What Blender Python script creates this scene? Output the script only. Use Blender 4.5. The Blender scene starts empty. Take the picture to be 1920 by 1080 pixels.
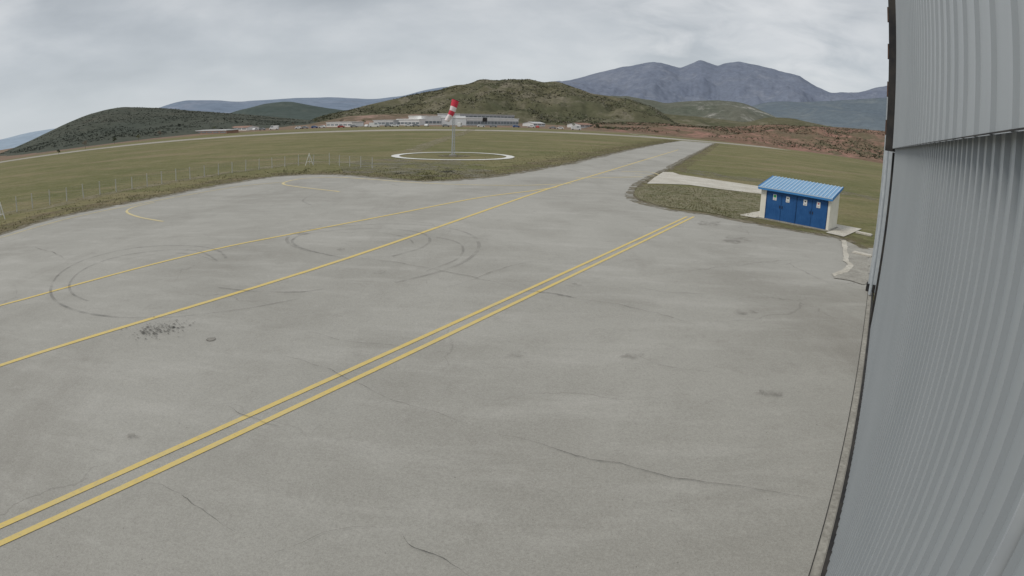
import bpy, math, random
from mathutils import Vector, Matrix, noise
random.seed(7)
C = bpy.context.scene.collection
R = math.radians
F = 1150.0; H = 6.0; PITCH = R(16.0); ROLL = R(1.8)
MC = Matrix.Rotation(math.pi/2-PITCH, 3, 'X') @ Matrix.Rotation(ROLL, 3, 'Z')
# ---------- survey helpers: measurements of the photograph turned into places on the real ground
def ray(px, py):
    dx = px-960; dy = 540-py; r = max(1e-6, math.hypot(dx, dy))
    th = 2*math.asin(r/(2*F)); s = math.sin(th)/r
    return MC @ Vector((dx*s, dy*s, -math.cos(th)))
def gp(px, py, z=0.0):
    v = ray(px, py); t = (z-H)/v.z
    return Vector((v.x*t, v.y*t))
def catmull(pts, n=8, closed=False):
    out = []; m = len(pts)
    rng = range(m if closed else m-1)
    for i in rng:
        if closed: p = [pts[(i+k-1) % m] for k in range(4)]
        else: p = [pts[max(0, i-1)], pts[i], pts[i+1], pts[min(m-1, i+2)]]
        for k in range(n):
            t = k/n
            out.append(0.5*((2*p[1])+(p[2]-p[0])*t+(2*p[0]-5*p[1]+4*p[2]-p[3])*t*t+(3*p[1]-p[0]-3*p[2]+p[3])*t**3))
    if not closed: out.append(pts[-1].copy())
    return out
def wobble(pts, a, f=0.5):
    return [p+Vector((noise.noise(Vector((p.x*f, p.y*f, 1))), noise.noise(Vector((p.x*f, p.y*f, 9)))))*a*(0.4+min(1.2, p.length/70)) for p in pts]
def dense(P, step):
    Q = []
    for i in range(len(P)-1):
        m = max(1, int((P[i+1]-P[i]).length/step)); Q += [P[i].lerp(P[i+1], k/m) for k in range(m)]
    return Q+[P[-1].copy()]
# ---------- objects
def mobj(name, v, f, mats, parent=None, smooth=False, mi=None):
    me = bpy.data.meshes.new(name); me.from_pydata([tuple(q) for q in v], [], f)
    if not isinstance(mats, (list, tuple)): mats = [mats]
    for m in mats: me.materials.append(m)
    if mi: me.polygons.foreach_set('material_index', mi)
    if smooth: me.polygons.foreach_set('use_smooth', [True]*len(me.polygons))
    me.update(); o = bpy.data.objects.new(name, me); C.objects.link(o); o.parent = parent
    return o
def tag(o, label=None, cat=None, group=None, kind=None):
    if label: o['label'] = label
    if cat: o['category'] = cat
    if group: o['group'] = group
    if kind: o['kind'] = kind
    return o
def empty(name, loc, rz=0, label=None, cat=None, group=None):
    o = bpy.data.objects.new(name, None); C.objects.link(o); o.location = loc; o.rotation_euler = (0, 0, rz)
    return tag(o, label, cat, group)
def copy_tree(o, parent=None):
    c = o.copy(); C.objects.link(c); c.parent = parent
    for ch in list(o.children): copy_tree(ch, c)
    return c
class MB:
    def __init__(s): s.v = []; s.f = []; s.m = []; s.cur = 0
    def add(s, v, f):
        b = len(s.v); s.v += [Vector(q) for q in v]; s.f += [tuple(b+i for i in q) for q in f]; s.m += [s.cur]*len(f); return s
    def box(s, x0, x1, y0, y1, z0, z1, M=None):
        v = [Vector((x, y, z)) for x in (x0, x1) for y in (y0, y1) for z in (z0, z1)]
        if M: v = [M @ q for q in v]
        return s.add(v, [(0,1,3,2),(4,6,7,5),(0,4,5,1),(2,3,7,6),(0,2,6,4),(1,5,7,3)])
    def tube(s, a, b, r0, r1=None, n=8, cap=True):
        a = Vector(a); b = Vector(b); r1 = r0 if r1 is None else r1
        d = (b-a).normalized(); u = d.orthogonal().normalized(); w = d.cross(u)
        v = []
        for c, r in ((a, r0), (b, r1)):
            for k in range(n):
                t = 2*math.pi*k/n; v.append(c+u*math.cos(t)*r+w*math.sin(t)*r)
        f = [(k, (k+1) % n, n+(k+1) % n, n+k) for k in range(n)]
        if cap: f += [tuple(range(n-1, -1, -1)), tuple(range(n, 2*n))]
        return s.add(v, f)
    def build(s, name, mats, parent=None, smooth=False): return mobj(name, s.v, s.f, mats, parent, smooth, s.m)
# ---------- materials
class NT:
    def __init__(s, name, rough=.9, spec=.2):
        s.m = bpy.data.materials.new(name); s.m.use_nodes = True; s.t = s.m.node_tree; s.n = s.t.nodes; s.l = s.t.links
        s.b = s.n['Principled BSDF']; s.b.inputs['Roughness'].default_value = rough
        s.b.inputs['Specular IOR Level'].default_value = spec
        s.co = s.n.new('ShaderNodeTexCoord').outputs['Object']
    def noise(s, scale, detail=4, rough=.55, vec=None, dist=0, stretch=None):
        n = s.n.new('ShaderNodeTexNoise'); n.inputs['Scale'].default_value = scale; n.inputs['Detail'].default_value = min(detail, 6)
        n.inputs['Roughness'].default_value = rough; n.inputs['Distortion'].default_value = dist
        v = vec or s.co
        if stretch:
            mp = s.n.new('ShaderNodeMapping'); mp.inputs['Scale'].default_value = stretch[:3]
            if len(stretch) > 3: mp.inputs['Rotation'].default_value = (0, 0, stretch[3])
            s.l.new(v, mp.inputs[0]); v = mp.outputs[0]
        s.l.new(v, n.inputs['Vector']); return n.outputs['Fac']
    def ramp(s, fac, a, b, ca=(0,0,0,1), cb=(1,1,1,1)):
        r = s.n.new('ShaderNodeValToRGB'); e = r.color_ramp.elements
        e[0].position = a; e[1].position = b; e[0].color = tuple(ca)[:3]+(1,); e[1].color = tuple(cb)[:3]+(1,)
        s.l.new(fac, r.inputs[0]); return r.outputs[0]
    def mix(s, fac, a, b, mode='MIX'):
        m = s.n.new('ShaderNodeMix'); m.data_type = 'RGBA'; m.blend_type = mode
        for val, i in ((fac, 0), (a, 6), (b, 7)):
            if isinstance(val, (int, float)): m.inputs[i].default_value = val
            elif isinstance(val, tuple): m.inputs[i].default_value = tuple(val)[:3]+(1,)
            else: s.l.new(val, m.inputs[i])
        return m.outputs[2]
    def math(s, op, a, b=0.0):
        m = s.n.new('ShaderNodeMath'); m.operation = op
        for val, i in ((a, 0), (b, 1)):
            if isinstance(val, (int, float)): m.inputs[i].default_value = val
            else: s.l.new(val, m.inputs[i])
        return m.outputs[0]
    def col(s, c):
        if isinstance(c, tuple): s.b.inputs['Base Color'].default_value = c[:3]+(1,)
        else: s.l.new(c, s.b.inputs['Base Color'])
        return s
    def bump(s, fac, strength, dist=.02):
        b = s.n.new('ShaderNodeBump'); b.inputs['Strength'].default_value = strength; b.inputs['Distance'].default_value = dist
        s.l.new(fac, b.inputs['Height']); s.l.new(b.outputs[0], s.b.inputs['Normal']); return s
    def alpha(s, fac):
        s.l.new(fac, s.b.inputs['Alpha']); return s
def noisy(name, c1, c2, scale=1.0, rough=.85, a=.35, b=.65, detail=5, bump=0, metal=0, fine=0):
    t = NT(name, rough); c = t.mix(t.ramp(t.noise(scale, detail), a, b), c1, c2)
    if fine: c = t.mix(.35, c, t.ramp(t.noise(fine, 3), .3, .7, (.25,.25,.25), (.95,.95,.95)), 'OVERLAY')
    t.col(c)
    if bump: t.bump(t.noise(scale*3, 4), bump)
    t.b.inputs['Metallic'].default_value = metal
    return t.m
# apron
t = NT('apron_concrete', .85)
c = t.mix(t.ramp(t.noise(.04, 5, .55, dist=.5), .30, .70), (.335, .325, .294), (.415, .402, .366))
c = t.mix(t.math('MULTIPLY', t.ramp(t.noise(.14, 6, .6, dist=.5), .44, .72), .85), c, (.285, .273, .243))
c = t.mix(t.math('MULTIPLY', t.ramp(t.noise(.4, 6, .66, stretch=(.5, 2.0, 1, .5)), .5, .78), .6), c, (.48, .465, .43))
c = t.mix(t.math('MULTIPLY', t.ramp(t.noise(.09, 6, .7, stretch=(1.6, .5, 1, -.4), dist=.8), .54, .70), .5), c, (.262, .247, .22))
c = t.mix(t.math('MULTIPLY', t.ramp(t.noise(.9, 6, .7), .54, .74), .32), c, (.25, .236, .21))
c = t.mix(t.math('MULTIPLY', t.ramp(t.noise(1.7, 6, .7), .58, .74), .25), c, (.50, .48, .44))
c = t.mix(.20, c, t.ramp(t.noise(22, 4, .8), .3, .7, (.15,.15,.15), (.9,.9,.9)), 'OVERLAY')
c = t.mix(.24, c, t.ramp(t.noise(80, 2, .75), .3, .7, (.15,.15,.15), (.9,.9,.9)), 'OVERLAY')
nv = t.n.new('ShaderNodeTexNoise'); nv.inputs['Scale'].default_value = .6; nv.inputs['Detail'].default_value = 5; t.l.new(t.co, nv.inputs['Vector'])
ad = t.n.new('ShaderNodeVectorMath'); ad.operation = 'MULTIPLY_ADD'; ad.inputs[1].default_value = (2.2, 2.2, 0)
t.l.new(nv.outputs['Color'], ad.inputs[0]); t.l.new(t.co, ad.inputs[2])
vo = t.n.new('ShaderNodeTexVoronoi'); vo.feature = 'DISTANCE_TO_EDGE'; vo.inputs['Scale'].default_value = .13; t.l.new(ad.outputs[0], vo.inputs['Vector'])
cr = t.math('MULTIPLY', t.ramp(vo.outputs['Distance'], .0, .004, (1,1,1), (0,0,0)), t.ramp(t.noise(.12, 3), .46, .62))
c = t.mix(t.math('MULTIPLY', cr, .40), c, (.13, .12, .11))
t.col(c).bump(t.noise(30, 4, .7), .12, .01); M_apron = t.m
# ground
t = NT('airfield_grass', .95, .1)
c = t.mix(t.ramp(t.noise(.02, 6, .6), .35, .65), (.148, .148, .064), (.22, .195, .098))
c = t.mix(t.ramp(t.noise(.13, 6, .7), .42, .70), c, (.118, .128, .050))
c = t.mix(t.math('MULTIPLY', t.ramp(t.noise(.6, 6, .75, stretch=(.4, 1.6, 1)), .48, .74), .8), c, (.28, .245, .155))
c = t.mix(t.math('MULTIPLY', t.ramp(t.noise(.04, 6, .7, stretch=(.5, 2.0, 1, .3)), .50, .62), .65), c, (.26, .21, .13))
c = t.mix(.5, c, t.ramp(t.noise(2.5, 6, .8), .3, .7, (.12,.12,.12), (.88,.88,.88)), 'OVERLAY')
vl = t.n.new('ShaderNodeVectorMath'); vl.operation = 'LENGTH'; t.l.new(t.co, vl.inputs[0])
far = t.math('ADD', vl.outputs['Value'], t.math('MULTIPLY', t.noise(.02, 4), 60))
mr = t.n.new('ShaderNodeMapRange'); mr.inputs[1].default_value = 365; mr.inputs[2].default_value = 400; t.l.new(far, mr.inputs[0])
c = t.mix(mr.outputs[0], c, t.mix(t.ramp(t.noise(.05, 6, .7), .4, .6), (.27, .18, .135), (.17, .14, .095)))
t.col(c).bump(t.noise(5, 5, .8), .8, .08); M_ground = t.m
def patchy(name, c1, c2, scale, lo, hi, s2=None, mult=1.0, det=6):
    t = NT(name, .95, .1); t.col(t.mix(t.ramp(t.noise(scale*2.3, 5), .35, .65), c1, c2))
    a = t.ramp(t.noise(s2 or scale, det, .7), lo, hi)
    t.alpha(t.math('MULTIPLY', a, mult)); return t.m
M_verge = patchy('stony_verge', (.25, .22, .165), (.16, .145, .10), .8, .40, .58)
M_verge2 = patchy('dry_brown_verge', (.25, .20, .13), (.18, .165, .10), .25, .42, .62, mult=.8)
M_gravel = patchy('grey_gravel', (.29, .27, .22), (.22, .205, .15), .3, .42, .66, mult=.8)
M_tyre = patchy('tyre_rubber_mark', (.13, .13, .125), (.19, .185, .18), .9, .36, .76, mult=.48)
M_tyre2 = patchy('faint_rubber_mark', (.15, .145, .14), (.20, .19, .18), .8, .36, .80, mult=.38)
M_crack = patchy('crack_filler', (.075, .07, .065), (.11, .105, .095), 1.2, .30, .58, mult=.72)
M_crack2 = patchy('hairline_crack', (.12, .11, .10), (.16, .15, .13), 1.2, .34, .66, mult=.55)
M_oil = patchy('oil_stain', (.14, .125, .11), (.20, .18, .16), 1.6, .42, .75, mult=.45)
t = NT('worn_yellow_paint', .7)
c = t.mix(t.ramp(t.noise(1.2, 5), .35, .7), (.70, .53, .17), (.66, .53, .23))
c = t.mix(t.math('MULTIPLY', t.ramp(t.noise(7, 6, .8), .48, .70), .6), c, (.44, .40, .28)); t.col(c); M_yel = t.m
t = NT('faded_yellow_paint', .8)
c = t.mix(t.ramp(t.noise(2.5, 6, .7), .4, .68), (.68, .57, .29), (.50, .45, .33)); t.col(c); M_yel2 = t.m
M_white = noisy('weathered_white_paint', (.76,.76,.73), (.62,.61,.57), 1.0, .8)
M_path = noisy('pale_concrete_path', (.55,.52,.46), (.45,.42,.36), .5, .9, fine=8)
M_track = patchy('pale_dirt_track', (.36, .32, .23), (.28, .25, .165), .35, .36, .62, mult=.75)
M_runway = noisy('runway_surface', (.40,.37,.32), (.31,.285,.24), .05, .9)
t = NT('rough_turf', .95, .1)
c = t.mix(t.ramp(t.noise(.5, 6, .7), .4, .62), (.205, .185, .115), (.125, .128, .062))
c = t.mix(t.math('MULTIPLY', t.ramp(t.noise(1.4, 6, .75), .46, .66), .8), c, (.29, .265, .195))
c = t.mix(.5, c, t.ramp(t.noise(6, 5, .8), .3, .7, (.12,.12,.12), (.88,.88,.88)), 'OVERLAY')
t.col(c).bump(t.noise(6, 5, .8), .8, .08); M_island = t.m
def cladmat(name, c1, c2, c3, rough=.5):
    t = NT(name, rough, .3)
    c = t.mix(t.ramp(t.noise(.4, 3), .3, .7), c1, c2)
    c = t.mix(t.math('MULTIPLY', t.ramp(t.noise(2, 5, .7, stretch=(2, 2, .08)), .55, .85), .3), c, c3)
    c = t.mix(t.math('MULTIPLY', t.ramp(t.noise(16, 5, .7), .66, .76), .25), c, tuple(q*.6 for q in c3))
    t.col(c); return t.m
M_clad = cladmat('grey_cladding', (.40,.43,.45), (.44,.47,.49), (.33,.35,.365))
M_cladshade = cladmat('grey_cladding_rib_shade', (.30,.325,.345), (.33,.355,.375), (.25,.265,.28))  # darker copy for the rib flanks; rib shading put into the colour
M_clad2 = cladmat('light_cladding', (.45,.48,.50), (.49,.52,.54), (.38,.40,.415))
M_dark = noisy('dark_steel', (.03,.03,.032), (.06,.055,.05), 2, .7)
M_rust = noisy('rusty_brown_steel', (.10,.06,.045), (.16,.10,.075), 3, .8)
M_pale = noisy('pale_galvanised', (.42,.45,.48), (.52,.55,.57), 2, .5)
M_kerb = noisy('kerb_concrete', (.36,.345,.305), (.28,.265,.235), 1.2, .9, fine=12)
M_cream = noisy('cream_render', (.82,.79,.70), (.75,.72,.63), 1.5, .9)
M_blue = noisy('blue_door_paint', (.022,.095,.27), (.032,.12,.32), 2, .5)
M_blued = noisy('dark_blue_paint', (.010,.045,.13), (.014,.055,.16), 2, .6)
M_roofb = noisy('pale_blue_roof_sheet', (.20,.37,.57), (.24,.42,.62), 1.2, .5)
M_roofr = noisy('pale_roof_ribs', (.54,.64,.74), (.46,.58,.70), 1.2, .5)
M_roofc = noisy('blue_roof_trim', (.05,.21,.50), (.07,.25,.54), 1.2, .5)
M_paper = noisy('white_paper', (.85,.85,.83), (.78,.78,.76), 5, .8)
M_green = noisy('green_print', (.03,.32,.10), (.04,.36,.12), 5, .7)
M_black = noisy('black_print', (.03,.03,.03), (.05,.05,.05), 5, .7)
M_red = noisy('red_fabric', (.66,.05,.085), (.58,.07,.10), 3, .8)
M_wfab = noisy('white_fabric', (.84,.78,.78), (.78,.68,.69), 3, .8)
M_post = noisy('pale_concrete_post', (.56,.56,.52), (.45,.44,.40), 3, .9)
M_wire = noisy('galvanised_wire', (.30,.30,.28), (.36,.36,.33), 3, .6)
M_bwhite = noisy('white_wall_panel', (.84,.84,.83), (.76,.76,.75), .2, .8)
M_bgrey = noisy('grey_wall_panel', (.50,.52,.54), (.56,.58,.60), .2, .7)
M_glass = noisy('dark_glass', (.17,.20,.22), (.25,.28,.30), .3, .2)
M_rooft = noisy('dull_brown_roof', (.28,.17,.13), (.32,.20,.15), 1, .9)
M_roofg = noisy('grey_roof', (.50,.50,.50), (.56,.56,.56), .3, .8)
M_tyrer = noisy('tyre_rubber', (.02,.02,.02), (.03,.03,.03), 3, .9)
M_bark = noisy('bark', (.17,.14,.115), (.24,.20,.17), 4, .9)
M_leaf1 = noisy('spring_leaves', (.15,.165,.07), (.11,.125,.055), .8, .9)
M_leaf2 = noisy('dark_leaves', (.075,.09,.05), (.055,.07,.04), .8, .9)
M_leaf3 = noisy('bare_twigs', (.22,.18,.135), (.16,.135,.10), .8, .9)
M_far1 = noisy('hazy_scrub_leaves', (.080,.088,.054), (.066,.075,.047), .05, 1)  # hill scrub tones lightened; distance haze put into the leaf colours
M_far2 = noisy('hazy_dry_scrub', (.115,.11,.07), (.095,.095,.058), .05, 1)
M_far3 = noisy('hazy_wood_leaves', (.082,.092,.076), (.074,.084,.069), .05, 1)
M_rock = noisy('pale_rock', (.27,.25,.21), (.21,.195,.165), .05, 1)
def hillmat(name, c1, c2, c3, s, lo=.5, hi=.64, fine=None, ov=.45):
    t = NT(name, 1, .05)
    c = t.mix(t.ramp(t.noise(s*.35, 6, .65, dist=.5), .38, .62), c1, c2)
    c = t.mix(t.ramp(t.noise(s*1.3, 6, .75, dist=.8), lo, hi), c, c3)
    c = t.mix(ov, c, t.ramp(t.noise(fine or s*7, 5, .8), .3, .7, (.2,.2,.2), (.85,.85,.85)), 'OVERLAY')
    t.col(c); return t.m
# ---------- sheets
def sheet(name, pts, z, mat, **k):
    from mathutils.geometry import tessellate_polygon
    v = [Vector((p.x, p.y, z)) for p in pts]
    tr = tessellate_polygon([v]); f = []
    for a, b, c_ in tr:
        if (v[b]-v[a]).cross(v[c_]-v[a]).z < 0: b, c_ = c_, b
        f.append((a, b, c_))
    return tag(mobj(name, v, f, mat), kind=k.get('kind', 'structure'))
def ribbon_geo(pts, w, z, jit=0, taper=False):
    v = []; n = len(pts)
    for i, p in enumerate(pts):
        a = pts[max(0, i-1)]; b = pts[min(n-1, i+1)]; d = (b-a)
        if d.length < 1e-6: d = Vector((1, 0))
        d.normalize(); nn = Vector((-d.y, d.x))
        ww = w*(1 if not taper else max(.15, min(1, 4*i/n, 4*(n-1-i)/n)))
        wa = ww*(1+random.uniform(-jit, jit)); wb = ww*(1+random.uniform(-jit, jit))
        v += [Vector((*(p+nn*wa/2), z)), Vector((*(p-nn*wb/2), z))]
    return v, [(2*i, 2*i+1, 2*i+3, 2*i+2) for i in range(n-1)]
zcount = [0]
def ribbon(name, px, w, z, mat, smooth=True, n=8, jit=0, taper=False, wob=0, wf=.5, step=.25):
    P = [gp(*q) for q in px]
    if smooth: P = catmull(P, n)
    if wob:
        P = [p+Vector((noise.fractal(Vector((p.x*wf, p.y*wf, 3)), 1, 2, 4), noise.fractal(Vector((p.x*wf, p.y*wf, 7)), 1, 2, 4)))*wob for p in dense(P, step)]
    zcount[0] += 1
    v, f = ribbon_geo(P, w, z+zcount[0]*.00012, jit, taper)
    return tag(mobj(name, v, f, mat), kind='structure')
# ---------- ground
N = 64; rad = [0, 100, 400, 1500, 6000, 20000, 45000]
gv = [Vector((0, 0, 0))]; gf = []
for r_ in rad[1:]:
    for k in range(N): gv.append(Vector((r_*math.cos(2*math.pi*k/N), r_*math.sin(2*math.pi*k/N), 0)))
for k in range(N): gf.append((0, 1+k, 1+(k+1) % N))
for i in range(len(rad)-2):
    for k in range(N):
        a = 1+i*N; gf.append((a+k, a+N+k, a+N+(k+1) % N, a+(k+1) % N))
tag(mobj('ground', gv, gf, M_ground), kind='structure')
# hangar wall line
B0 = gp(1545, 1080); B1 = gp(1637, 545)
U = (B1-B0).normalized(); Nn = Vector((-U.y, U.x)); dist = (B0).dot(-Nn)
def hp(s, off, z=None):
    q = U*s + (-Nn)*(dist-off)
    return Vector((q.x, q.y)) if z is None else Vector((q.x, q.y, z))
def wallhit(px, py, off=0):
    v = ray(px, py); nn = Vector((-Nn.x, -Nn.y, 0)); tt = (dist-off)/v.dot(nn); p = Vector((0, 0, H))+v*tt
    return p.x*U.x+p.y*U.y, p.z
# apron outline
left_edge = [(-140,492),(0,440),(100,409),(260,377),(400,349),(500,333),(560,328),(640,328),(720,334),(780,339),(850,338),(930,330),(1000,319),(1080,304),(1160,285),(1230,271),(1275,264)]
right_edge = [(1340,269),(1318,281),(1290,296),(1262,312),(1225,330),(1200,345),(1188,360),(1192,373),(1215,383),(1270,395),(1340,405),(1395,416),(1440,424),(1500,434),(1560,444),(1588,452),(1612,466)]
LE = catmull([gp(*q) for q in left_edge], 10); RE = catmull([gp(*q) for q in right_edge], 10)
LEw = wobble(dense(LE, .8), .3, .5); REw = wobble(dense(RE, .8), .22, .6)
poly = [Vector((-60, -40))] + LEw + REw + [hp(REw[-1].dot(U)+1.2, .01), hp(-30, .01), Vector((10, -40))]
sheet('apron', poly, .02, M_apron)
for zz, E, ww, mm in ((.026, LE, 1.5, M_verge), (.0265, RE, 1.2, M_verge), (.0145, LE, 9, M_verge2), (.0142, RE, 5, M_verge2)):
    v, f = ribbon_geo(wobble(dense(E, 1.5), .3, .15), ww, zz, .15); tag(mobj('verge', v, f, mm), kind='structure')
# runway
A = gp(1300, 264.5); Bq = gp(150, 284)
d = (Bq-A).normalized(); nn = Vector((d.y, -d.x))
if nn.y < 0: nn = -nn
ra = A-d*60; rb = A+d*900
sheet('runway', [ra, rb, rb+nn*24, ra+nn*24], .012, M_runway)
ribbon('runway_edge_line', [(1180,251),(1230,257),(1290,264),(1342,269)], 1.3, .03, M_white)
ribbon('dirt_track', [(885,242),(868,250),(835,260),(800,272),(770,285)], 3.4, .018, M_track, wob=.8, wf=.06, step=3)
ribbon('perimeter_track', [(-80,424),(0,402),(90,388),(200,364),(300,346),(400,328),(480,317),(560,306),(620,304),(680,304)], 2.6, .018, M_track, wob=.6, wf=.08, step=1.5)
ribbon('gravel_patch', [(640,320),(720,318),(780,320),(850,324),(920,320)], 10, .015, M_gravel, wob=2, wf=.04, step=4)
ribbon('gravel_patch', [(690,300),(740,306),(800,309),(870,306)], 9, .016, M_gravel, wob=2, wf=.04, step=4)
ribbon('gravel_patch', [(1290,318),(1340,330),(1420,338),(1500,348),(1640,372)], 6, .016, M_gravel, wob=1, wf=.06, step=3)
isl = catmull([gp(*q) for q in [(1200,350),(1192,368),(1230,384),(1290,394),(1345,402),(1388,411),(1424,396),(1424,366),(1370,358),(1290,351),(1235,348)]], 8, True)
sheet('grass_island', wobble(isl, .25, .8), .036, M_island)
pth = [(1214,345),(1226,334),(1243,323),(1260,323),(1275,328),(1330,336),(1425,350),(1440,362),(1425,364),(1350,355),(1290,347),(1240,345)]
sheet('concrete_path', wobble([gp(*q) for q in pth], .15, .8), .039, M_path)
# yellow markings
def line(px, w, m=M_yel, smooth=False, nm='yellow_line'): return ribbon(nm, px, w, .03, m, smooth)
line([(-160,1060),(1288,407)], .16); line([(-160,1094),(1301,407)], .16)
line([(-150,732),(0,687),(655,484),(1030,354),(1150,318),(1272,281)], .23, smooth=True)
line([(-150,614),(0,574),(110,544),(400,469),(560,437),(740,402),(900,371),(1000,358),(1045,351)], .22, smooth=True)
line([(1072,345),(980,348),(880,347),(780,343),(700,337),(630,333),(570,335),(538,341),(532,346),(560,351),(637,360)], .26, M_yel2, True)
line([(-60,466),(0,447),(130,410),(245,386),(330,370),(450,350),(530,342)], .20, M_yel2, True)
line([(290,380),(258,387),(240,394),(240,400),(262,408),(306,416)], .21, M_yel2, True)
line([(1080,334),(1150,333),(1205,332)], .3, M_yel2, True); line([(1165,322),(1215,323),(1236,328)], .3, M_yel2, True)
line([(1190,326),(1230,331)], .25, M_yel2)
# tyre marks
def tm(px, w=.13, m=M_tyre, n=12):
    ribbon('tyre_mark', px, w, .038, m, True, n)
tm([(424,486),(410,472),(370,463),(300,462),(230,470),(160,488),(115,512),(96,540),(104,565),(150,586),(220,597)], .14)
tm([(220,597),(320,596),(450,582),(560,562)], .08, M_tyre2)
tm([(410,492),(370,472),(300,471),(220,483),(160,505),(132,530),(136,552),(165,566)], .12)
tm([(400,489),(360,478),(300,477),(225,489)], .08, M_tyre2)
tm([(616,478),(570,470),(540,456),(545,442),(590,430),(660,424),(740,421),(830,427),(880,440),(898,460),(885,482),(840,506),(740,532)], .17, M_tyre2)
tm([(655,487),(600,476),(560,464),(548,452),(572,440),(640,432),(720,430),(785,437),(806,450),(790,466),(735,482)], .14)
tm([(760,440),(830,448),(866,462),(858,486),(800,510)], .12, M_tyre2)
tm([(575,430),(640,437),(700,436),(760,446),(775,458)], .10, M_tyre2)
tm([(585,386),(568,376),(600,362),(660,350),(720,345),(752,350)], .14, M_tyre2)
tm([(410,541),(480,548),(560,549),(604,544)], .09)
tm([(1130,300),(1170,306),(1215,296)], .5, M_tyre2); tm([(1060,318),(1110,325),(1180,318)], .4, M_tyre2)
# cracks
def ck(px, w=.03, m=M_crack): ribbon('crack', px, w, .048, m, True, 6, .5, True, .2, .7)
ck([(985,545),(1030,552),(1080,561)], .08); ck([(1070,560),(1130,570),(1200,583),(1250,595),(1310,612)], .04, M_crack2)
ck([(655,484),(730,492),(800,504),(880,520),(985,545)], .045, M_crack2)
ck([(935,812),(1010,838),(1100,864),(1200,888),(1300,904),(1400,918),(1545,944)], .018)
ck([(750,1010),(790,1028),(830,1050),(895,1085)], .016); ck([(340,935),(365,952),(395,978),(445,998)], .016)
ck([(420,765),(480,785),(537,806)], .025, M_crack2); ck([(505,662),(560,675),(620,697),(700,735),(800,770),(935,812)], .022, M_crack2)
ck([(700,1000),(620,1000),(540,1030),(510,1050)], .012, M_crack2); ck([(50,462),(100,475),(125,490)], .06, M_crack2)
ck([(560,620),(640,640),(760,655)], .022, M_crack2); ck([(1190,540),(1260,550),(1330,556)], .035, M_crack2)
ck([(820,545),(900,520),(960,500),(1010,492)], .035, M_crack2); ck([(1160,660),(1260,690),(1370,705)], .016, M_crack2)
ck([(240,905),(300,915),(340,935)], .014, M_crack2); ck([(1200,520),(1340,505),(1470,490),(1590,500)], .03, M_crack2)
bz = [.056]
def blob(px, py, rx, ry, m=M_oil):
    c_ = gp(px, py); e1 = gp(px+rx, py)-c_; e2 = gp(px, py-ry)-c_; k0 = random.uniform(0, 50); bz[0] += .0002
    pts = [c_+(e1*math.cos(a)+e2*math.sin(a))*(1+.8*noise.noise(Vector((math.cos(a)*1.6+k0, math.sin(a)*1.6, 0)))) for a in [2*math.pi*i/28 for i in range(28)]]
    sheet('oil_stain', pts, bz[0], m)
for b in ((967,668,20,5),(1185,670,18,6),(565,440,12,3),(712,512,9,4),(1380,452,24,6),(1075,538,14,4),(1330,420,20,5),(1395,588,20,4),(640,470,8,2.5),(1445,740,26,6),(150,722,14,4),(250,822,12,4)): blob(*b)
v = []; f = []
for k in range(260):
    px = 300+random.gauss(0, 28); py = 620+random.gauss(0, 7)-(px-300)*.14; c_ = gp(px, py); s = random.uniform(.012, .045); b = len(v); a0 = random.random()*6
    v += [Vector((c_.x+s*random.uniform(.6,1.4)*math.cos(a0+a*1.047), c_.y+s*random.uniform(.6,1.4)*math.sin(a0+a*1.047), .0500+k*1e-5)) for a in range(6)]; f.append(tuple(range(b, b+6)))
tag(mobj('tar_spatter', v, f, M_crack), kind='structure')
v = []; f = []
for k in range(260):
    px = random.uniform(60, 1560); py = random.uniform(480, 1070); c_ = gp(px, py); s = random.uniform(.005, .016); b = len(v)
    v += [Vector((c_.x+s*random.uniform(.5,1.5)*math.cos(a*1.047), c_.y+s*random.uniform(.5,1.5)*math.sin(a*1.047), .053+k*1e-5)) for a in range(6)]; f.append(tuple(range(b, b+6)))
tag(mobj('surface_speck', v, f, M_crack2), kind='structure')
# drain cover
c_ = gp(396, 638); dc = empty('drain_cover', (c_.x, c_.y, .02), 0, 'small round metal drain cover set in the apron', 'drain cover')
M_plate = noisy('weathered_iron', (.24,.225,.20), (.30,.285,.255), 6, .8)
m = MB(); m.tube((0,0,0), (0,0,.012), .12, n=28); m.build('cover_plate', M_plate, dc)
m = MB()
for k in range(28):
    a, b = 2*math.pi*k/28, 2*math.pi*(k+1)/28
    m.add([(math.cos(a)*.125, math.sin(a)*.125, .014),(math.cos(a)*.155, math.sin(a)*.155, .014),(math.cos(b)*.155, math.sin(b)*.155, .014),(math.cos(b)*.125, math.sin(b)*.125, .014)], [(0,1,2,3)])
m.build('rim', M_crack, dc)
# ---------- windsock
c0 = gp(849, 292.5); rr = ((gp(958,294)-c0).length+(gp(740,293)-c0).length)/2
v = []; n = 72
for k in range(n):
    a = 2*math.pi*k/n
    for r_ in (rr-.7, rr+.5): v.append(Vector((c0.x+math.cos(a)*r_, c0.y+math.sin(a)*r_, .06)))
f = [(2*k, 2*k+1, (2*k+3) % (2*n), (2*k+2) % (2*n)) for k in range(n)]
o = mobj('wind_circle', v, f, M_white); tag(o, 'white painted ring on the grass around the windsock mast', 'ground marking', kind='structure')
sh = [c0+Vector((math.cos(a), math.sin(a)))*2.6*(1+.25*noise.noise(Vector((math.cos(a)*2, math.sin(a)*2, 4)))) for a in [k*.3 for k in range(21)]]
sheet('bare_soil', sh, .05, M_verge)
ws = empty('windsock', (c0.x, c0.y, 0), 0, 'red and white windsock hanging limp from a pale lattice mast', 'windsock')
zt = 8.0
cor = [Vector((math.cos(a)*.28, math.sin(a)*.28, 0)) for a in (0.3, 2.39, 4.49)]; m = MB()
for a in cor: m.tube(a, Vector((a.x*.6, a.y*.6, zt)), .035, n=6)
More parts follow.
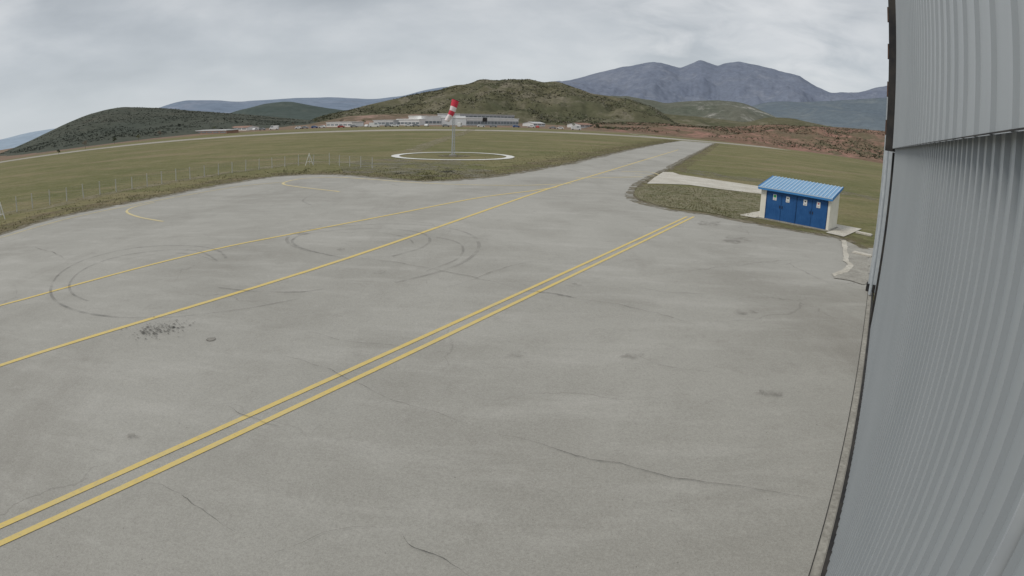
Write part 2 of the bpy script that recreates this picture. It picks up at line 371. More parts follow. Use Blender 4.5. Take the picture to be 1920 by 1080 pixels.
for k in range(20):
    z0, z1 = k*zt/20, (k+1)*zt/20
    for i in range(3):
        p, q = cor[i], cor[(i+1) % 3]; s0 = 1-.4*z0/zt; s1 = 1-.4*z1/zt
        m.tube((p.x*s0, p.y*s0, z0), (q.x*s1, q.y*s1, z1), .018, n=4); m.tube((p.x*s1, p.y*s1, z1), (q.x*s1, q.y*s1, z1), .018, n=4)
m.build('mast', M_pale, ws)
m = MB(); m.box(-.5,.5,-.5,.5,0,.22); m.build('footing', M_kerb, ws)
top = Vector((.22, -.2, zt+.35)); tip = Vector((-.95, -.75, zt-2.75))
m = MB(); m.tube((0,0,zt-.2), (0,0,zt+.6), .04, n=6); m.tube((0,0,zt+.2), (.2,-.2,zt+.3), .03, n=5)
ax = (tip-top).normalized(); u = ax.orthogonal().normalized(); w = ax.cross(u)
for k in range(16):
    a, b = 2*math.pi*k/16, 2*math.pi*(k+1)/16
    m.tube(top+(u*math.cos(a)+w*math.sin(a))*.56, top+(u*math.cos(b)+w*math.sin(b))*.56, .025, n=4)
m.build('hoop', M_dark, ws)
m = MB(); K = 30; Nn_ = 22; rings = []
for i in range(K+1):
    tt = i/K; c_ = top.lerp(tip, tt)+Vector((.16*math.sin(tt*3), 0, -.08*math.sin(tt*3.1))); r_ = .56-.18*tt
    rings.append([c_+(u*math.cos(2*math.pi*k/Nn_)+w*math.sin(2*math.pi*k/Nn_)*(1-.25*tt))*r_*(1+.12*tt*math.sin(3*2*math.pi*k/Nn_+tt*5)) for k in range(Nn_)])
for i in range(K):
    m.cur = 0 if i < 9 or 15 <= i < 21 else 1
    m.add(rings[i]+rings[i+1], [(k, (k+1) % Nn_, Nn_+(k+1) % Nn_, Nn_+k) for k in range(Nn_)])
m.build('sock', [M_red, M_wfab], ws, True)
# ---------- fence
def resample(P, step):
    out = [P[0]]; acc = 0
    for i in range(len(P)-1):
        a, b = P[i], P[i+1]; L = (b-a).length; t_ = step-acc
        while t_ <= L: out.append(a.lerp(b, t_/L)); t_ += step
        acc = L-(t_-step)
    return out
FP = [gp(*q) for q in [(2,406),(60,391),(168,369),(250,354),(355,336),(455,322),(548,311),(600,308)]]
p1 = resample(FP, 2.0); p2 = resample([gp(600,308), gp(700,316)], 2.2)[1:]
fc = empty('wire_fence', (p1[0].x, p1[0].y, 0), 0, 'low wire fence on pale concrete posts along the grass beside the apron', 'fence')
O3 = Vector((p1[0].x, p1[0].y, 0)); allp = p1+p2
for i, p in enumerate(allp):
    m = MB(); q = Vector((p.x, p.y, 0))-O3; lx, ly = random.uniform(-.05,.05), random.uniform(-.05,.05); hh = 1.4+random.uniform(-.14,.12)
    m.tube(q, q+Vector((lx, ly, hh)), .055, .045, 6); m.build('post', M_post, fc)
m = MB()
for i in range(len(allp)-1):
    a = Vector((*allp[i], 0))-O3; b = Vector((*allp[i+1], 0))-O3
    for z in (.15, .4, .65, .9, 1.15, 1.3): m.tube(a+Vector((0,0,z)), b+Vector((0,0,z)), .006, n=3, cap=False)
    for k in range(8):
        q = a.lerp(b, (k+.5)/8); m.tube(q+Vector((0,0,.15)), q+Vector((0,0,1.3)), .004, n=3, cap=False)
m.build('wire_mesh', M_wire, fc)
def aframe(px, py, h, label, rz):
    c_ = gp(px, py); e = empty('braced_stand', (c_.x, c_.y, 0), rz, label, 'stand')
    for s in (-1, 1):
        m = MB(); m.tube((s*.5,0,0), (s*.05,0,h), .04, n=6); m.build('leg', M_white, e)
    m = MB(); m.tube((0,.5,0), (0,0,h), .035, n=6); m.build('rear_leg', M_white, e)
    m = MB(); m.tube((-.34,0,h*.35), (.34,0,h*.35), .03, n=5); m.build('crossbar', M_white, e)
    m = MB(); m.tube((0,0,h*.9), (0,0,h+.2), .05, n=6); m.build('top_post', M_white, e)
aframe(580, 310, 1.35, 'white A-shaped metal stand beside the fence corner in the grass', .3)
aframe(3, 412, 1.35, 'white A-shaped metal stand at the left end of the wire fence', .1)
# ---------- hut
f0 = gp(1423, 409); f1 = gp(1552, 434); hu = (f1-f0).normalized(); Wd = (f1-f0).length; ang = math.atan2(hu.y, hu.x)
bk = gp(1573, 402); hd = (bk-f1).dot(Vector((-hu.y, hu.x)))
D = max(1.9, min(3.2, abs(hd)))*.8; HW = 2.32; RISE = .58
hut = empty('gas_store_hut', (f0.x, f0.y, .02), ang, 'cream hut with a blue sheet roof and four blue doors beside the apron', 'hut')
HX = Wd; TL = .44; TR = .20
def prism(x0, x1, prof):
    n = len(prof); v = [(x0, y, z) for y, z in prof]+[(x1, y, z) for y, z in prof]
    return v, [tuple(range(n)), tuple(range(2*n-1, n-1, -1))]+[(i, n+i, n+(i+1) % n, (i+1) % n) for i in range(n)]
m = MB()
m.add(*prism(0, TL, [(0,0),(0,HW),(D,HW+RISE),(D,0)])); m.add(*prism(HX-TR, HX, [(0,0),(0,HW),(D,HW+RISE),(D,0)]))
m.box(TL+.002, HX-TR-.002, D-.16, D, 0, HW+RISE-.03); m.box(TL+.002, HX-TR-.002, .003, .14, HW-.07, HW-.005)
m.build('wall', M_cream, hut)
m = MB(); m.box(-.12, HX+.12, -.12, D+.12, -.02, .07); m.build('plinth', M_kerb, hut)
m = MB(); nC = 20; ov = .16; x0, x1 = -ov, HX+ov; y0, y1 = -.25, D+.2
zf = lambda y: HW+.05+RISE*y/D
for i in range(nC):
    s0 = x0+(x1-x0)*i/nC; w_ = (x1-x0)/nC; cols = [(s0, 0), (s0+w_*.62, 0), (s0+w_*.70, .04), (s0+w_*.92, .04), (s0+w_, 0)]
    vv = []
    for x, dz in cols: vv += [(x, y0, zf(y0)+dz), (x, y1, zf(y1)+dz), (x, y0, zf(y0)+dz-.04), (x, y1, zf(y1)+dz-.04)]
    for j in range(4):
        a = 4*j; b = a+4; m.cur = 1 if j == 2 else 0
        m.add([vv[q] for q in (a, b, b+1, a+1, a+2, a+3, b+3, b+2)], [(0,1,2,3), (4,5,6,7), (0,4,7,1), (3,2,6,5)])
rf = m.build('roof', [M_roofb, M_roofr], hut)
m = MB(); m.box(x0, x1, y0-.035, y0-.005, zf(y0)-.20, zf(y0)-.065)
for xx in (x0-.03, x1):
    m.add(*prism(xx, xx+.03, [(y0-.03, zf(y0)-.18), (y0-.03, zf(y0)+.04), (y1, zf(y1)+.04), (y1, zf(y1)-.12)]))
m.build('fascia', M_roofc, hut)
m = MB(); m.box(x0, x1, y0-.045, y0-.01, zf(y0)-.06, zf(y0)-.003); m.build('gutter_edge', M_roofr, hut)
nd = 4; dx0, dx1 = TL+.01, HX-TR-.01; dw = (dx1-dx0)/nd
m = MB(); m.box(dx0, dx1, .02, .06, HW-.32, HW-.075)
for k in range(26): m.box(dx0+.05+k*(dx1-dx0-.1)/26, dx0+.05+(k+.55)*(dx1-dx0-.1)/26, .012, .018, HW-.29, HW-.1)
m.build('vent_panel', M_blue, hut)
for k in range(nd+1):
    m = MB(); w2 = .03 if k % 2 == 0 else .012; m.box(dx0+k*dw-w2, dx0+k*dw+w2, -.005, .055, .07, HW-.325); m.build('door_jamb', M_blued, hut)
for k in range(nd):
    a, b = dx0+k*dw+.032, dx0+(k+1)*dw-.032
    if k % 2 == 0: b += .018
    else: a -= .018
    m = MB(); m.box(a, b, .015, .05, .075, HW-.33)
    w_ = (b-a)
    for j in range(7): m.box(a+w_*(j+.25)/7, a+w_*(j+.7)/7, .008, .0145, .12, HW-.37)
    dd = m.build('door', M_blue, hut)
    m = MB(); xh = b-.1 if k % 2 == 0 else a+.06; m.box(xh, xh+.04, -.05, .0, .95, 1.15); m.build('handle', M_dark, dd)
    m = MB(); xc = (a+b)/2-(.1 if k % 2 else -.05); m.box(xc-.14, xc+.14, -.012, -.001, 1.47, 1.88); nt = m.build('notice', M_paper, dd)
    m = MB()
    if k == 0: m.box(xc-.10, xc+.10, -.017, -.014, 1.66, 1.84)
    else: m.tube((xc, -.017, 1.75), (xc, -.014, 1.75), .055, n=14)
    m.build('notice_symbol', M_green if k == 0 else (M_red if k == 3 else M_black), dd)
    for z in (1.51, 1.57):
        m = MB(); m.box(xc-.10, xc+.10, -.017, -.014, z, z+.016); m.build('notice_text_line', M_black, dd)
def hpnt(x, y): return Vector((f0.x, f0.y))+hu*x+Vector((-hu.y, hu.x))*y
def sl(nm, P, z, mt): return sheet(nm, wobble(P, .04, 2), z, mt)
sl('hut_paving', [hpnt(-1.4,-.5), hpnt(-.13,-.5), hpnt(-.13,D+.2), hpnt(HX+.13,D+.2), hpnt(HX+.13,-1.0), hpnt(HX+1.5,-1.2), hpnt(HX+1.6,D+2.2), hpnt(-1.4,D+1.4)], .047, M_path)
def slab(px, py, w, d_, h, label, rz):
    c_ = gp(px, py); e = MB(); e.box(-w/2, w/2, -d_/2, d_/2, 0, h); e.box(-w/2+.06, w/2-.06, -d_/2+.06, d_/2-.06, h, h+.02)
    o = e.build('concrete_slab', M_path); o.location = (c_.x, c_.y, .021); o.rotation_euler = (0,0,rz); tag(o, label, 'slab')
slab(1620, 440, 1.2, .7, .10, 'pale concrete slab on the grass nearest the blue-doored hut', ang)
slab(1617, 478, 1.2, .7, .06, 'pale concrete slab by the hangar wall, nearer the camera than the other', ang)
brk = dense([gp(*q) for q in [(1582,452),(1606,462),(1626,472),(1632,530),(1618,536),(1596,528),(1562,522),(1566,516),(1590,510),(1598,496),(1586,490),(1582,452)]], .4)
sheet('worn_paving', wobble(brk, .25, 1.3), .049, M_kerb)
strip = dense([gp(*q) for q in [(1578,452),(1586,452),(1592,492),(1602,500),(1588,512),(1562,520),(1560,515),(1582,506),(1590,498),(1582,490),(1578,452)]], .4)
sheet('pale_concrete_edge', wobble(strip, .12, 1.7), .0545, M_path)
# ---------- hangar
hang = empty('hangar', (0,0,0), 0, 'tall grey ribbed metal hangar wall running along the right side', 'hangar')
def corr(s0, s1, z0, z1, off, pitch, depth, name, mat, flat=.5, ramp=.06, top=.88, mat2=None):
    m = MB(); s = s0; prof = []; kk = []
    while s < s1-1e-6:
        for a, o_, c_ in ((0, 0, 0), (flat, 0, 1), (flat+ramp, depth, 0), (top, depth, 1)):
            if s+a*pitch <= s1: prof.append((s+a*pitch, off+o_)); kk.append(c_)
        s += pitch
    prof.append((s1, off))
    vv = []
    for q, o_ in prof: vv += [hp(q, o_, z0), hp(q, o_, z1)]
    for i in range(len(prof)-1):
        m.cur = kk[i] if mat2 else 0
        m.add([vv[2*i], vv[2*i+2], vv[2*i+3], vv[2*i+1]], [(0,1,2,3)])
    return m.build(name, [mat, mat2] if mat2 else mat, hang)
def hbox(s0, s1, o0, o1, z0, z1, name, mat, parent=None):
    v = [hp(s, o_, z) for s in (s0, s1) for o_ in (o0, o1) for z in (z0, z1)]
    return MB().add(v, [(0,1,3,2),(4,6,7,5),(0,4,5,1),(2,3,7,6),(0,2,6,4),(1,5,7,3)]).build(name, mat, parent or hang)
SE = 21.0; SF = B1.dot(U); ZT = 13.0; ZO = wallhit(1920, 243, .07)[1]
seam, _z = wallhit(1893, 1000)
corr(seam+.02, SE, .06, ZO+.3, -.04, .25, .030, 'door_panel', M_clad, .64, .05, .95, M_cladshade)
corr(-12, seam-.04, .06, ZO+.3, -.04, .25, .030, 'door_panel', M_clad, .64, .05, .95, M_cladshade)
hbox(seam+.0, seam+.014, -.05, .01, .06, ZO+.1, 'door_edge_trim', M_pale)
hbox(seam-.04, seam, -.10, -.07, .06, ZO+.1, 'door_gap', M_dark)
corr(-12, SE, ZO, ZT, .055, .50, .026, 'upper_cladding', M_clad2, .78, .05, .96, M_cladshade)
hbox(-12, SE, -.05, .045, ZO+.05, ZO+.09, 'track_soffit', M_dark)
hbox(-12, SE, .083, .086, ZO-.004, ZO+.003, 'drip_edge', M_dark)
hbox(SE, SE+.25, -.3, .34, ZO-.1, ZT, 'end_return_shade', M_dark)  # dark box standing in for the shadowed end of the upper fascia
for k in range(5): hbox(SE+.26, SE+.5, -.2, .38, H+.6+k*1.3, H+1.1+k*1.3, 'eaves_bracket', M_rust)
corr(SE+.25, SF, .06, H+3.0, -.10, .25, .035, 'far_wall', M_clad2)
hbox(SF-.4, SF, -.09, .30, .35, H+2.9, 'end_post', M_pale); hbox(SF-.45, SF+.05, -.09, .36, .02, .34, 'post_foot', M_dark)
o = MB(); o.tube(hp(SF-1.3, .16, .1), hp(SF-1.3, .16, H+2.9), .07, n=10); o.build('downpipe', M_pale, hang)
hbox(SE+.6, SE+.72, -.09, .05, .02, ZO-.12, 'door_post', M_dark)
hbox(-12, SF-.5, -.02, .06, .021, .05, 'door_rail', M_dark)
hbox(-12, SF-.5, .08, .22, .021, .035, 'kerb_strip', M_kerb)
hbox(-12, SF-.5, .235, .25, .0212, .032, 'joint', M_dark)
hbox(-12, SF, -15, -.45, 0, ZT-.3, 'building_body', M_clad)
# ---------- terrain
def interp(prof, x):
    if x <= prof[0][0]: return prof[0][1]
    for (a, ya), (b, yb) in zip(prof, prof[1:]):
        if x <= b:
            t_ = (x-a)/(b-a); return ya+(yb-ya)*t_
    return prof[-1][1]
def ridge(name, prof, D_, front, back, mat, amp, fs, nx=220, ny=26, seed=0, rough=.25, expo=1.25, win=14):
    prof = sorted(prof); xs = prof[0][0]; xe = prof[-1][0]; v = []; rows = ny+8
    for i in range(nx+1):
        px = xs+(xe-xs)*i/nx
        py = sum(interp(prof, px+o_) for o_ in (-win,-win/2,0,win/2,win))/5
        r_ = ray(px, py); hz = math.hypot(r_.x, r_.y); dx_, dy_ = r_.x/hz, r_.y/hz
        zp = max(-4, H+D_*r_.z/hz)
        for j in range(rows+1):
            if j <= ny: t_ = j/ny; dd = D_-front*(1-t_); h = zp*(t_**expo)
            else: t_ = 1-(j-ny)/8; dd = D_+back*(1-t_); h = zp*t_
            x, y = dx_*dd, dy_*dd
            nz = noise.fractal(Vector((x*fs, y*fs, seed)), .9, 2.1, 6)
            rg = 1-abs(noise.noise(Vector((x*fs*.7, y*fs*.7, seed+5))))*2
            k = math.sin(min(1, t_)*math.pi)
            h += amp*(nz*.8+rg*.35-.2)*(k*.9+rough*(1 if j < ny+1 else .6)*t_)*min(1, max(0, zp)/(amp*2.5+1e-3))
            v.append(Vector((x, y, h-1.5*(1-t_)-.3)))
    f = []
    for i in range(nx):
        for j in range(rows):
            a = i*(rows+1)+j; f.append((a, a+rows+1, a+rows+2, a+1))
    o = mobj(name, v, f, mat, smooth=True); tag(o, kind='structure'); return o, v
M_hA = hillmat('wooded_hill', (.078,.088,.072), (.098,.102,.082), (.13,.115,.095), .010, .58, .78, .09, ov=.28)  # lightened tones; some distance haze mixed into the hill colour
M_hB = hillmat('dark_wooded_ridge', (.070,.092,.085), (.085,.105,.095), (.11,.125,.11), .006, .55, .7, ov=.3)
M_hE = hillmat('scrub_and_rock_hill', (.088,.092,.055), (.13,.12,.075), (.22,.195,.15), .016, .50, .70, .10, ov=.4)
M_hF = hillmat('rocky_pale_hill', (.105,.118,.092), (.14,.142,.115), (.32,.31,.28), .007, .55, .65)
M_hG = hillmat('haze_tinted_mountain', (.165,.19,.25), (.18,.205,.262), (.235,.255,.305), .0016, .50, .74, ov=.28)  # this and the next three: bluish aerial haze painted into the base colour
M_hH = hillmat('haze_tinted_green_ridge', (.125,.155,.185), (.145,.175,.20), (.17,.195,.21), .003, ov=.25)
M_hC = hillmat('haze_tinted_ridge', (.19,.235,.305), (.22,.265,.335), (.25,.285,.355), .001, ov=.25)
M_hD = hillmat('pale_haze_tinted_ridge', (.31,.38,.46), (.34,.41,.49), (.36,.43,.50), .0006, ov=.2)
M_hI = hillmat('red_soil_slope', (.14,.12,.078), (.195,.125,.092), (.30,.175,.14), .03, .48, .62, .25)
M_hJ = hillmat('quarried_slope', (.20,.145,.11), (.135,.115,.075), (.32,.22,.18), .02, .48, .60, .15)
hE, vE = ridge('hill_center', [(560,236),(600,218),(660,204),(720,190),(770,178),(820,168),(850,160),(880,157),(905,149),(935,152),(965,148),(990,149),(1020,154),(1045,153),(1075,164),(1110,176),(1130,178),(1180,187),(1220,200),(1250,216),(1300,238),(1340,248)], 1000, 430, 500, M_hE, 34, .013, 320, 40, 1, .2, 1.25, 6)
hA, vA = ridge('hill_left', [(-260,340),(-120,316),(0,288),(60,262),(100,243),(130,229),(160,216),(200,205),(230,200),(300,202),(360,207),(420,211),(460,214),(530,220),(600,227),(680,236),(740,242)], 800, 430, 400, M_hA, 8, .010, 220, 32, 2, .16, 1.25, 10)
ridge('bank_left', [(150,276),(230,252),(300,244),(380,238),(460,237),(540,238),(600,240),(640,242)], 520, 90, 80, M_hJ, 3, .03, 160, 16, 41, .25, 1.0, 6)
ridge('slope_left', [(480,244),(560,236),(610,226),(660,217),(720,213),(800,214),(860,217),(930,224),(990,232),(1050,244)], 560, 110, 60, M_hJ, 5, .02, 200, 20, 21, .3, 1.0, 6)
ridge('hill_middle', [(380,232),(440,207),(500,194),(540,190),(600,200),(660,209),(720,219),(790,236)], 1900, 700, 500, M_hB, 22, .004, 120, 20, 3)
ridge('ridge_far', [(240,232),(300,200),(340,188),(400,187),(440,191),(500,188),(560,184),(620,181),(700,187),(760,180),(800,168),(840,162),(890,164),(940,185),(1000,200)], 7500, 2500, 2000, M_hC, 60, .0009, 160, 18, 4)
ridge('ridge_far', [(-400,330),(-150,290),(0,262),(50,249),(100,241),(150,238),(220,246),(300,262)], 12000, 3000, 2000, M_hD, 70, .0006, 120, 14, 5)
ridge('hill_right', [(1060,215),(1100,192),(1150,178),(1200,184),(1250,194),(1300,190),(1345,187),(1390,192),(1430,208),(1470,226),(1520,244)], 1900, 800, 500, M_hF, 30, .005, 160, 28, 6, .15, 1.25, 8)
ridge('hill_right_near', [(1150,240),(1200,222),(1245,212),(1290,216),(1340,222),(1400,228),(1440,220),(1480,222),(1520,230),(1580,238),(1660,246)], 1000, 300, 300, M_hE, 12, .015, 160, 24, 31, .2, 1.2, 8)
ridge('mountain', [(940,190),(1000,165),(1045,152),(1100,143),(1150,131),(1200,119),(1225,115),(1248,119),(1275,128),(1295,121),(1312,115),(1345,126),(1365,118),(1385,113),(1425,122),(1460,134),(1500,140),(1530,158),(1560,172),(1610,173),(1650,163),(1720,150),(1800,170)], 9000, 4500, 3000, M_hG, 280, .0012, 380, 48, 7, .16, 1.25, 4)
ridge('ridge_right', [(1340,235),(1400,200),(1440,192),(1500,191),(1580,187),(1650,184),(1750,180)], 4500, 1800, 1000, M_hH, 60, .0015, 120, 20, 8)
hI, vI = ridge('slope_right', [(980,250),(1060,238),(1120,230),(1200,229),(1260,231),(1320,236),(1380,237),(1440,232),(1500,235),(1560,239),(1620,242),(1700,250),(1800,275),(1900,320)], 560, 230, 300, M_hI, 6, .02, 260, 30, 9, .25, 1.0)
def scrub(name, V, cols, rows, count, smin, smax, mats, seed, jlo=.1, jhi=1.0, thr=0):
    rnd = random.Random(seed); m = MB(); tries = 0; cnt = 0
    while cnt < count and tries < count*8:
        tries += 1
        i = rnd.randrange(cols); j = int((jlo+(jhi-jlo)*rnd.random())*rows)
        p = V[i*(rows+1)+j]; q = V[min(len(V)-1, (i+1)*(rows+1)+j+1)]; c_ = p.lerp(q, rnd.random())
        if c_.z < 1: continue
        if noise.fractal(Vector((c_.x*.012, c_.y*.012, seed)), 1, 2, 3)+rnd.uniform(-.25,.25) < thr: continue
        cnt += 1; s = rnd.uniform(smin, smax)*rnd.uniform(.6, 1); m.cur = rnd.randrange(len(mats))
        for k in range(4):
            a = Vector((rnd.uniform(-1,1), rnd.uniform(-1,1), rnd.uniform(-.2,.6)))*s*.5+c_
            e1 = Vector((rnd.uniform(-1,1), rnd.uniform(-1,1), rnd.uniform(-.6,.6)))*s*.5; e2 = Vector((rnd.uniform(-1,1), rnd.uniform(-1,1), rnd.uniform(-.6,.6)))*s*.5
            m.add([a-e1*.6, a+e2*.6, a+e1, a-e2*.5], [(0,1,2,3)])
    return m.build(name, mats)
o = scrub('hillside_scrub', vE, 320, 48, 15000, 1.3, 4, [M_far1, M_far1, M_far2, M_far1, M_far2, M_far2, M_rock], 11, .1, .86, -.02); tag(o, 'grey green scrub and low trees covering the central hill', 'scrub', kind='stuff')
o = scrub('hillside_wood', vA, 220, 40, 7000, 1.2, 2.8, [M_far3, M_far3, M_hA], 12, .1, .80, -.2); tag(o, 'hazy dark woodland covering the left hill', 'woodland', kind='stuff')
o = scrub('slope_scrub', vI, 260, 38, 9000, .8, 2.6, [M_far1, M_far2, M_far1, M_leaf3], 13, .1, .82, .02); tag(o, 'low scrub on the reddish slope beyond the taxiway', 'scrub', kind='stuff')
# grass tufts
m = MB(); rnd = random.Random(5)
def tuft(p, h):
    for k in range(3):
        a = rnd.uniform(0, 6.28); dx_, dy_ = math.cos(a)*.04, math.sin(a)*.04; lx, ly = rnd.uniform(-.6,.6)*h, rnd.uniform(-.6,.6)*h
        m.cur = rnd.randrange(3); m.add([(p.x-dx_, p.y-dy_, 0), (p.x+dx_, p.y+dy_, 0), (p.x+lx, p.y+ly, h)], [(0,1,2)])
for k in range(8000):
    i = rnd.randrange(len(LEw)-1); p = LEw[i].lerp(LEw[i+1], rnd.random()); d_ = (LEw[i+1]-LEw[i]).normalized(); o_ = Vector((-d_.y, d_.x))*(abs(rnd.gauss(0, 5))+.05)
    tuft(p+o_, rnd.uniform(.04, .13))
ic = sum(isl, Vector((0,0)))/len(isl)
for k in range(3000):
    i = rnd.randrange(len(isl)); p = ic.lerp(isl[i], math.sqrt(rnd.random())*.98); tuft(p, rnd.uniform(.04, .12))
M_g1 = noisy('dry_grass_blades', (.28,.25,.15), (.21,.19,.10), 2, .9); M_g2 = noisy('green_grass_blades', (.12,.13,.055), (.15,.15,.07), 2, .9)
tag(m.build('grass_tufts', [M_g1, M_g2, M_island]), 'short rough grass tufts fringing the apron', 'grass', kind='stuff')
# ---------- far buildings
def building(pxa, pxb, py, h, depth, name, label, cat, wallm, roofm=None, wins=0, wz=None, gable=0, band=None, sign=None):
    a, b = gp(pxa, py), gp(pxb, py); u_ = (b-a).normalized(); L = (b-a).length
    e = empty(name, (a.x, a.y, 0), math.atan2(u_.y, u_.x), label, cat)
    m = MB(); m.box(0, L, 0, depth, 0, h)
    if gable: m.add([(0,0,h),(0,depth,h),(0,depth/2,h+gable),(L,0,h),(L,depth,h),(L,depth/2,h+gable)], [(0,1,2),(3,5,4)])
    m.build('wall', wallm, e)
    m = MB()
    if gable: m.add([(-.4,-.4,h-.1),(L+.4,-.4,h-.1),(L+.4,depth/2,h+gable+.1),(-.4,depth/2,h+gable+.1),(L+.4,depth+.4,h-.1),(-.4,depth+.4,h-.1)], [(0,1,2,3),(3,2,4,5)])
    else: m.box(-.3, L+.3, -.3, depth+.3, h+.01, h+.5)
    m.build('roof', roofm or M_roofg, e)
    if wins:
        z0, z1 = wz or (1, h-1.2); step = L/wins
        for k in range(wins):
            m = MB(); m.box(k*step+step*.08, (k+1)*step-step*.08, -.08, -.01, z0, z1); m.build('window', M_glass, e)
    if band:
        m = MB(); m.box(.5, L-.5, -.15, -.02, band[0], band[1]); m.build('fascia_band', band[2], e)
    if sign:
        m = MB(); m.box(L*sign[0], L*sign[1], -.35, -.16, sign[2], sign[3]); m.build('sign_panel', sign[4], e)
    return e
PYB = 234.5
building(790, 872, PYB, 5.6, 25, 'retail_hall', 'long white hall with a glass front, behind the windsock mast', 'building', M_bwhite, M_bwhite, 12, (1.0, 2.6))
building(874, 972, PYB+.8, 4.6, 22, 'glazed_showroom', 'low grey showroom with long glass front right of the white hall', 'building', M_bgrey, M_bwhite, 16, (1.0, 2.6), band=(3.2, 4.5, M_bwhite), sign=(.28, .36, 2.6, 5.2, M_dark))
building(862, 964, PYB-2, 7.4, 20, 'office_block', 'grey office block standing behind the glass fronted showroom', 'building', M_bgrey, M_roofg, 14, (5.4, 6.5))
building(744, 786, PYB+.4, 3.6, 14, 'warehouse', 'small white warehouse left of the long white hall', 'building', M_bwhite, M_bwhite, 6, (.8, 2.0))
building(700, 738, PYB+.6, 3.0, 10, 'shed', 'low grey shed left of the small white warehouse', 'shed', M_bgrey, M_roofg, 5, (.8, 1.9), band=(2.2,2.6,M_bwhite))
building(612, 660, PYB+3, 2.4, 8, 'shed', 'long low white shed at the foot of the central hill, left end', 'shed', M_bwhite, M_roofg, 6, (.7, 1.6))
building(1088, 1112, 240, 2.6, 10, 'house', 'white house with a brown roof right of the showroom', 'house', M_bwhite, M_rooft, 3, (1, 2.2), gable=1.1)
building(1000, 1022, 237, 2.2, 8, 'house', 'small white house between the showroom and the red soil slope', 'house', M_bwhite, M_roofg, 3, (.9, 1.9), gable=.9)
building(345, 425, 250.5, 1.6, 7, 'shed', 'long low brown shed below the left hill', 'shed', M_rooft, M_roofg, 8, (.4, 1.1))
building(430, 462, 244.5, 2, 9, 'house', 'small house with brown roof below the left hill', 'house', M_bwhite, M_rooft, 4, (.6, 1.4), gable=.8)
# vehicles
def carproto(name, bodym, label, group, L=4.3, Hc=1.45, van=False):
    e = empty(name, (0,0,0), 0, label, 'van' if van else 'car', group); w = .88
    if van: prof = [(-L/2,.3),(-L/2,Hc*.95),(-L/2+.1,Hc),(L/2-1.1,Hc),(L/2-.5,Hc*.55),(L/2,Hc*.48),(L/2,.3)]
    else: prof = [(-L/2,.3),(-L/2,.8),(-L/2+.25,.92),(-L/2+.9,Hc-.03),(-.1,Hc),(.55,Hc-.08),(1.15,.92),(L/2-.15,.78),(L/2,.6),(L/2,.3)]
    n = len(prof); m = MB(); m.add([(x,-w,z) for x,z in prof]+[(x,w,z) for x,z in prof], [tuple(range(n)), tuple(range(2*n-1,n-1,-1))]+[(i,n+i,n+(i+1)%n,(i+1)%n) for i in range(n)]); m.build('body', bodym, e)
    for s in (-1, 1):
        m = MB(); y0_, y1_ = (w+.005, w+.02) if s > 0 else (-w-.02, -w-.005)
        if van: m.box(.2, L/2-.95, y0_, y1_, Hc*.6, Hc*.88)
        else: m.box(-.95, .7, y0_, y1_, .98, Hc-.12)
        m.build('side_window', M_glass, e)
        for xx in (-L/2+.8, L/2-.8):
            m = MB(); m.tube((xx, s*(w-.12), .33), (xx, s*(w+.03), .33), .33, n=12); m.build('wheel', M_tyrer, e)
    return e
cmats = {'white': noisy('white_car_paint', (.75,.75,.75), (.7,.7,.7), 1, .3), 'red': noisy('red_car_paint', (.42,.07,.06), (.38,.06,.05), 1, .3),
 'blue': noisy('blue_car_paint', (.08,.14,.32), (.08,.13,.28), 1, .3), 'grey': noisy('grey_car_paint', (.28,.29,.30), (.25,.25,.26), 1, .3)}
pr = {}
for kname in cmats: pr[kname] = carproto('parked_car', cmats[kname], 'tiny %s car parked in the far row before the white and grey buildings' % kname, '%s cars parked in the far row' % kname)
pr['van'] = carproto('parked_van', cmats['white'], 'tiny white van parked in the far row before the buildings', 'white vans parked in the far row', 5.6, 2.5, True)
usedp = set(); rnd = random.Random(3)
kinds = ['white','grey','van','white','grey','blue','white','red','grey','white','van','grey','white','white','grey']
xsn = [(x, interp([(470,245),(600,240),(760,237),(990,239),(1100,245)], x)+rnd.uniform(-.2,.4)) for x in (478,492,514,560,572,590,604,640,664,688,702,728,741,766,780,800,836,862,902,925,968,996,1008,1036,1050,1080)]
for i, (x, y) in enumerate(xsn):
    k = kinds[i % 15]
    o = pr[k] if k not in usedp else copy_tree(pr[k]); usedp.add(k); c_ = gp(x, y); o.location = (c_.x, c_.y, .02); o.rotation_euler = (0,0,rnd.choice([0,0,1.5,.1,3.1]))
# ---------- trees
def treeproto(seed, leafm, kind, label, group, Ht=5.5, dens=260):
    rnd = random.Random(seed); e = empty(kind, (0,0,0), 0, label, 'tree', group); m = MB(); m.tube((0,0,0), (.1,0,Ht*.45), .16, .10, 7)
    tips = []
    for k in range(7):
        a = k*.9+rnd.random(); z = Ht*(.25+.05*k); b = Vector((math.cos(a)*Ht*.22, math.sin(a)*Ht*.22, z+Ht*.28)); m.tube((.05,0,z), b, .06, .02, 5); tips.append(b)
    m.tube((.1,0,Ht*.45), (.0,.1,Ht*.9), .1, .02, 6); tips.append(Vector((0,.1,Ht*.85))); m.build('trunk', M_bark, e)
    m = MB()
    for k in range(dens):
        c_ = rnd.choice(tips)+Vector((rnd.gauss(0,1), rnd.gauss(0,1), rnd.gauss(0,.8)))*Ht*.10; s = rnd.uniform(.12,.3)
        e1 = Vector((rnd.uniform(-1,1), rnd.uniform(-1,1), rnd.uniform(-1,1)))*s; e2 = Vector((rnd.uniform(-1,1), rnd.uniform(-1,1), rnd.uniform(-1,1)))*s
        m.add([c_-e1, c_+e2, c_+e1, c_-e2], [(0,1,2,3)])
    m.build('crown', leafm, e); return e
